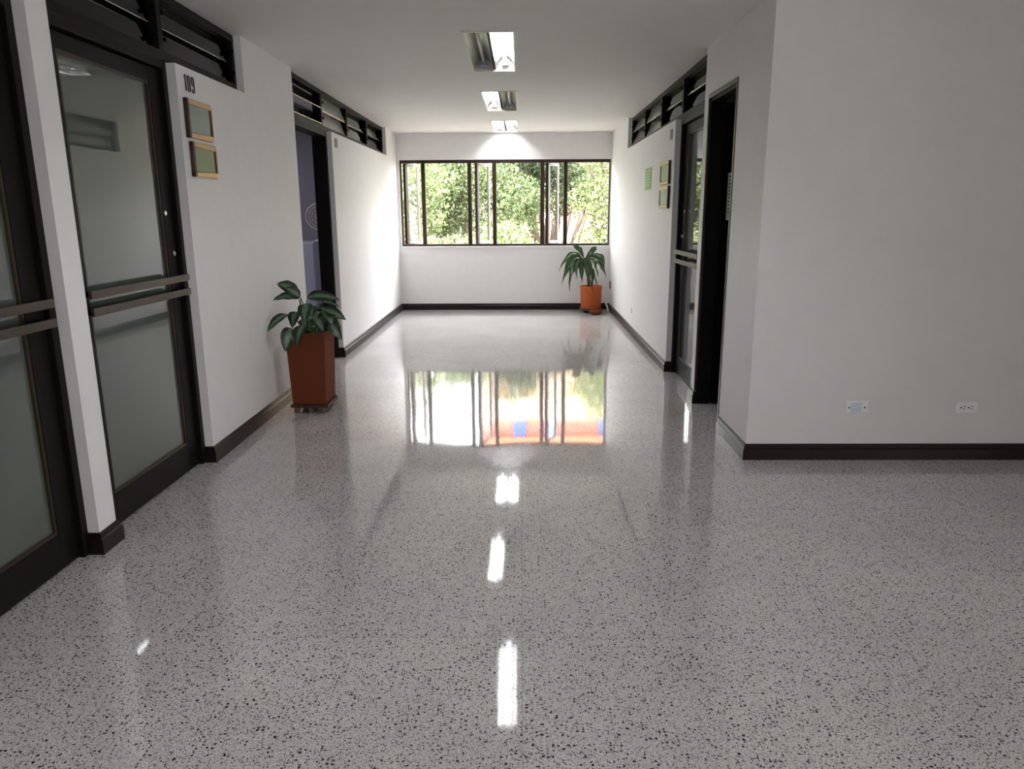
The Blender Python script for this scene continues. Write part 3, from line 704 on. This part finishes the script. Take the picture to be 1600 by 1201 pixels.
def foliage_mat(name, ca, cb_):
    M = bpy.data.materials.new(name); M.use_nodes = True
    n = M.node_tree.nodes; L = M.node_tree.links; n.clear()
    o = n.new('ShaderNodeOutputMaterial'); g = n.new('ShaderNodeNewGeometry'); r = n.new('ShaderNodeValToRGB')
    r.color_ramp.elements[0].color = (*ca, 1); r.color_ramp.elements[1].color = (*cb_, 1)
    L.new(g.outputs['Random Per Island'], r.inputs['Fac'])
    d = n.new('ShaderNodeBsdfDiffuse'); tl = n.new('ShaderNodeBsdfTranslucent'); mx = n.new('ShaderNodeMixShader'); mx.inputs[0].default_value = .35
    gl = n.new('ShaderNodeBsdfGlossy'); gl.inputs['Roughness'].default_value = .35; m2 = n.new('ShaderNodeMixShader'); m2.inputs[0].default_value = .05
    L.new(r.outputs[0], d.inputs[0]); L.new(r.outputs[0], tl.inputs[0]); L.new(d.outputs[0], mx.inputs[1]); L.new(tl.outputs[0], mx.inputs[2])
    L.new(mx.outputs[0], m2.inputs[1]); L.new(gl.outputs[0], m2.inputs[2]); L.new(m2.outputs[0], o.inputs[0])
    return M
fol = [foliage_mat('foliage_light', (.07, .11, .04), (.36, .40, .18)), foliage_mat('foliage_mid', (.04, .075, .03), (.24, .29, .12)), foliage_mat('foliage_dark', (.02, .045, .02), (.13, .18, .075))]
bark = mat('bark', (.13, .09, .07), .9, bump=1, bscale=12)
import numpy as np
def tree(x, y, blobs, nleaf, fm, label, ls=.085):
    rng = np.random.default_rng(int(abs(x*31+y*17))+3)
    T = empty('tree', (x, y, -3.2), label=label, cat='tree', group=None)
    bm = bmesh.new()
    top = max(b[2] for b in blobs)
    trunk = [(0, 0, 0), (.1, 0, 1.5), (-.05, .05, 2.8), (.05, 0, (top+3.2)*.62)]
    tube(bm, trunk, [.22, .18, .15, .09], 10)
    obj('trunk', bm, bark, T, smooth=True)
    bm = bmesh.new()
    for bx, by, bz, r in blobs:
        e = Vector((bx-x, by-y, bz+3.2)); s0 = Vector(trunk[2])*(.8 if bz > 2 else .65); s0.z = min(s0.z, e.z-.2) if e.z > .5 else s0.z
        md = (s0+e)/2 + Vector((rng.uniform(-.2, .2), rng.uniform(-.2, .2), -.15))
        tube(bm, [s0, md, e], [.07, .045, .02], 6)
        for k in range(4):
            d_ = Vector(rng.normal(size=3)).normalized()*r*.8
            tube(bm, [md*.4+e*.6, e*.6+md*.4+d_*.5, e+d_], [.025, .018, .008], 5)
    obj('branches', bm, bark, T, smooth=True)
    V = []
    tot = sum(b[3]**2 for b in blobs)
    for bx, by, bz, r in blobs:
        k = int(nleaf*r*r/tot)
        d = rng.normal(size=(k, 3)); d /= np.linalg.norm(d, axis=1)[:, None]
        rad = r*(.45+.62*rng.random(k)**.6)*(1+.18*np.sin(d[:, 0]*9+bx*5)*np.sin(d[:, 2]*8+by))
        c = d*rad[:, None]*np.array([1.1, 1, .85]) + np.array([bx-x, by-y, bz+3.2])
        u = rng.normal(size=(k, 3)); u[:, 2] -= .5; u /= np.linalg.norm(u, axis=1)[:, None]
        nn = d*.6 + rng.normal(size=(k, 3))*.6 + np.array([0, -.1, .5])
        w = np.cross(u, nn); w /= np.linalg.norm(w, axis=1)[:, None]+1e-9
        s = ls*(.6+.8*rng.random(k))[:, None]
        nf = np.cross(w, u)
        q = np.stack([c-u*s*.6, c+w*s*.27+nf*s*.05, c+u*s*.6, c-w*s*.27+nf*s*.05], axis=1)
        V.append(q)
    V = np.concatenate(V).reshape(-1, 3); nq = len(V)//4
    me = bpy.data.meshes.new('leaves'); me.vertices.add(len(V)); me.vertices.foreach_set('co', V.astype(np.float32).ravel())
    me.loops.add(nq*4); me.loops.foreach_set('vertex_index', np.arange(nq*4, dtype=np.int32))
    me.polygons.add(nq); me.polygons.foreach_set('loop_start', np.arange(0, nq*4, 4, dtype=np.int32))
    me.update(calc_edges=True); me.materials.append(fm)
    o = bpy.data.objects.new('leaves', me); C.objects.link(o); o.parent = T
def blobs(x, y, zs, spread, r, n, seed):
    q = random.Random(seed); L_ = []
    for k in range(n):
        L_.append((x+q.uniform(-spread, spread), y+q.uniform(-.8, .8), q.uniform(*zs), r*q.uniform(.75, 1.2)))
    return L_
TR = [
 (-3.9, 18.0, (-1.2, 2.9), 1.2, .80, 15, 0, 'light green leafy tree outside, seen behind the leftmost window casement'),
 (-1.3, 21.5, (1.3, 3.1), 1.3, .75, 13, 1, 'tree whose crown fills the upper left fixed window pane'),
 (-1.1, 17.4, (-1.4, .75), 1.0, .70, 13, 0, 'low bushy tree below the upper crown in the left fixed pane'),
 (1.0, 24.0, (1.7, 4.1), 1.7, .85, 15, 2, 'dark green tree in the upper part of the central window pane'),
 (1.0, 17.4, (-1.6, .25), .8, .60, 10, 1, 'low tree at the bottom of the central window pane'),
 (3.2, 20.4, (-1.0, 3.6), 1.2, .85, 20, 0, 'tall leafy tree filling the right fixed window pane'),
 (6.6, 23.0, (-1.0, 5.2), 1.7, 1.1, 18, 1, 'tallest tree outside at the far right of the window'),
 (-7.0, 22.0, (-1.0, 3.2), 1.8, 1.0, 14, 2, 'dark tree outside beyond the left edge of the window'),
 (-4.6, 27.5, (-2.2, 2.2), 1.7, 1.1, 16, 1, 'bushy tree far behind the leftmost casement, close to the white house'),
 (-.9, 31.5, (-2.6, .9), 1.3, .9, 12, 2, 'low dark shrub far behind the bottom of the left fixed pane'),
 (10.5, 15.5, (-1.5, 3.4), 1.8, 1.2, 20, 2, 'broad unseen tree added far right to block sky glare in the casement panes'),  # out of view, added to keep bright sky out of the sash reflections
]
for i, (x, y, zs, spd, r, nb, fi, lab) in enumerate(TR):
    tree(x, y, blobs(x, y, zs, spd, r, nb, 11+i), 30000, fol[fi], lab)
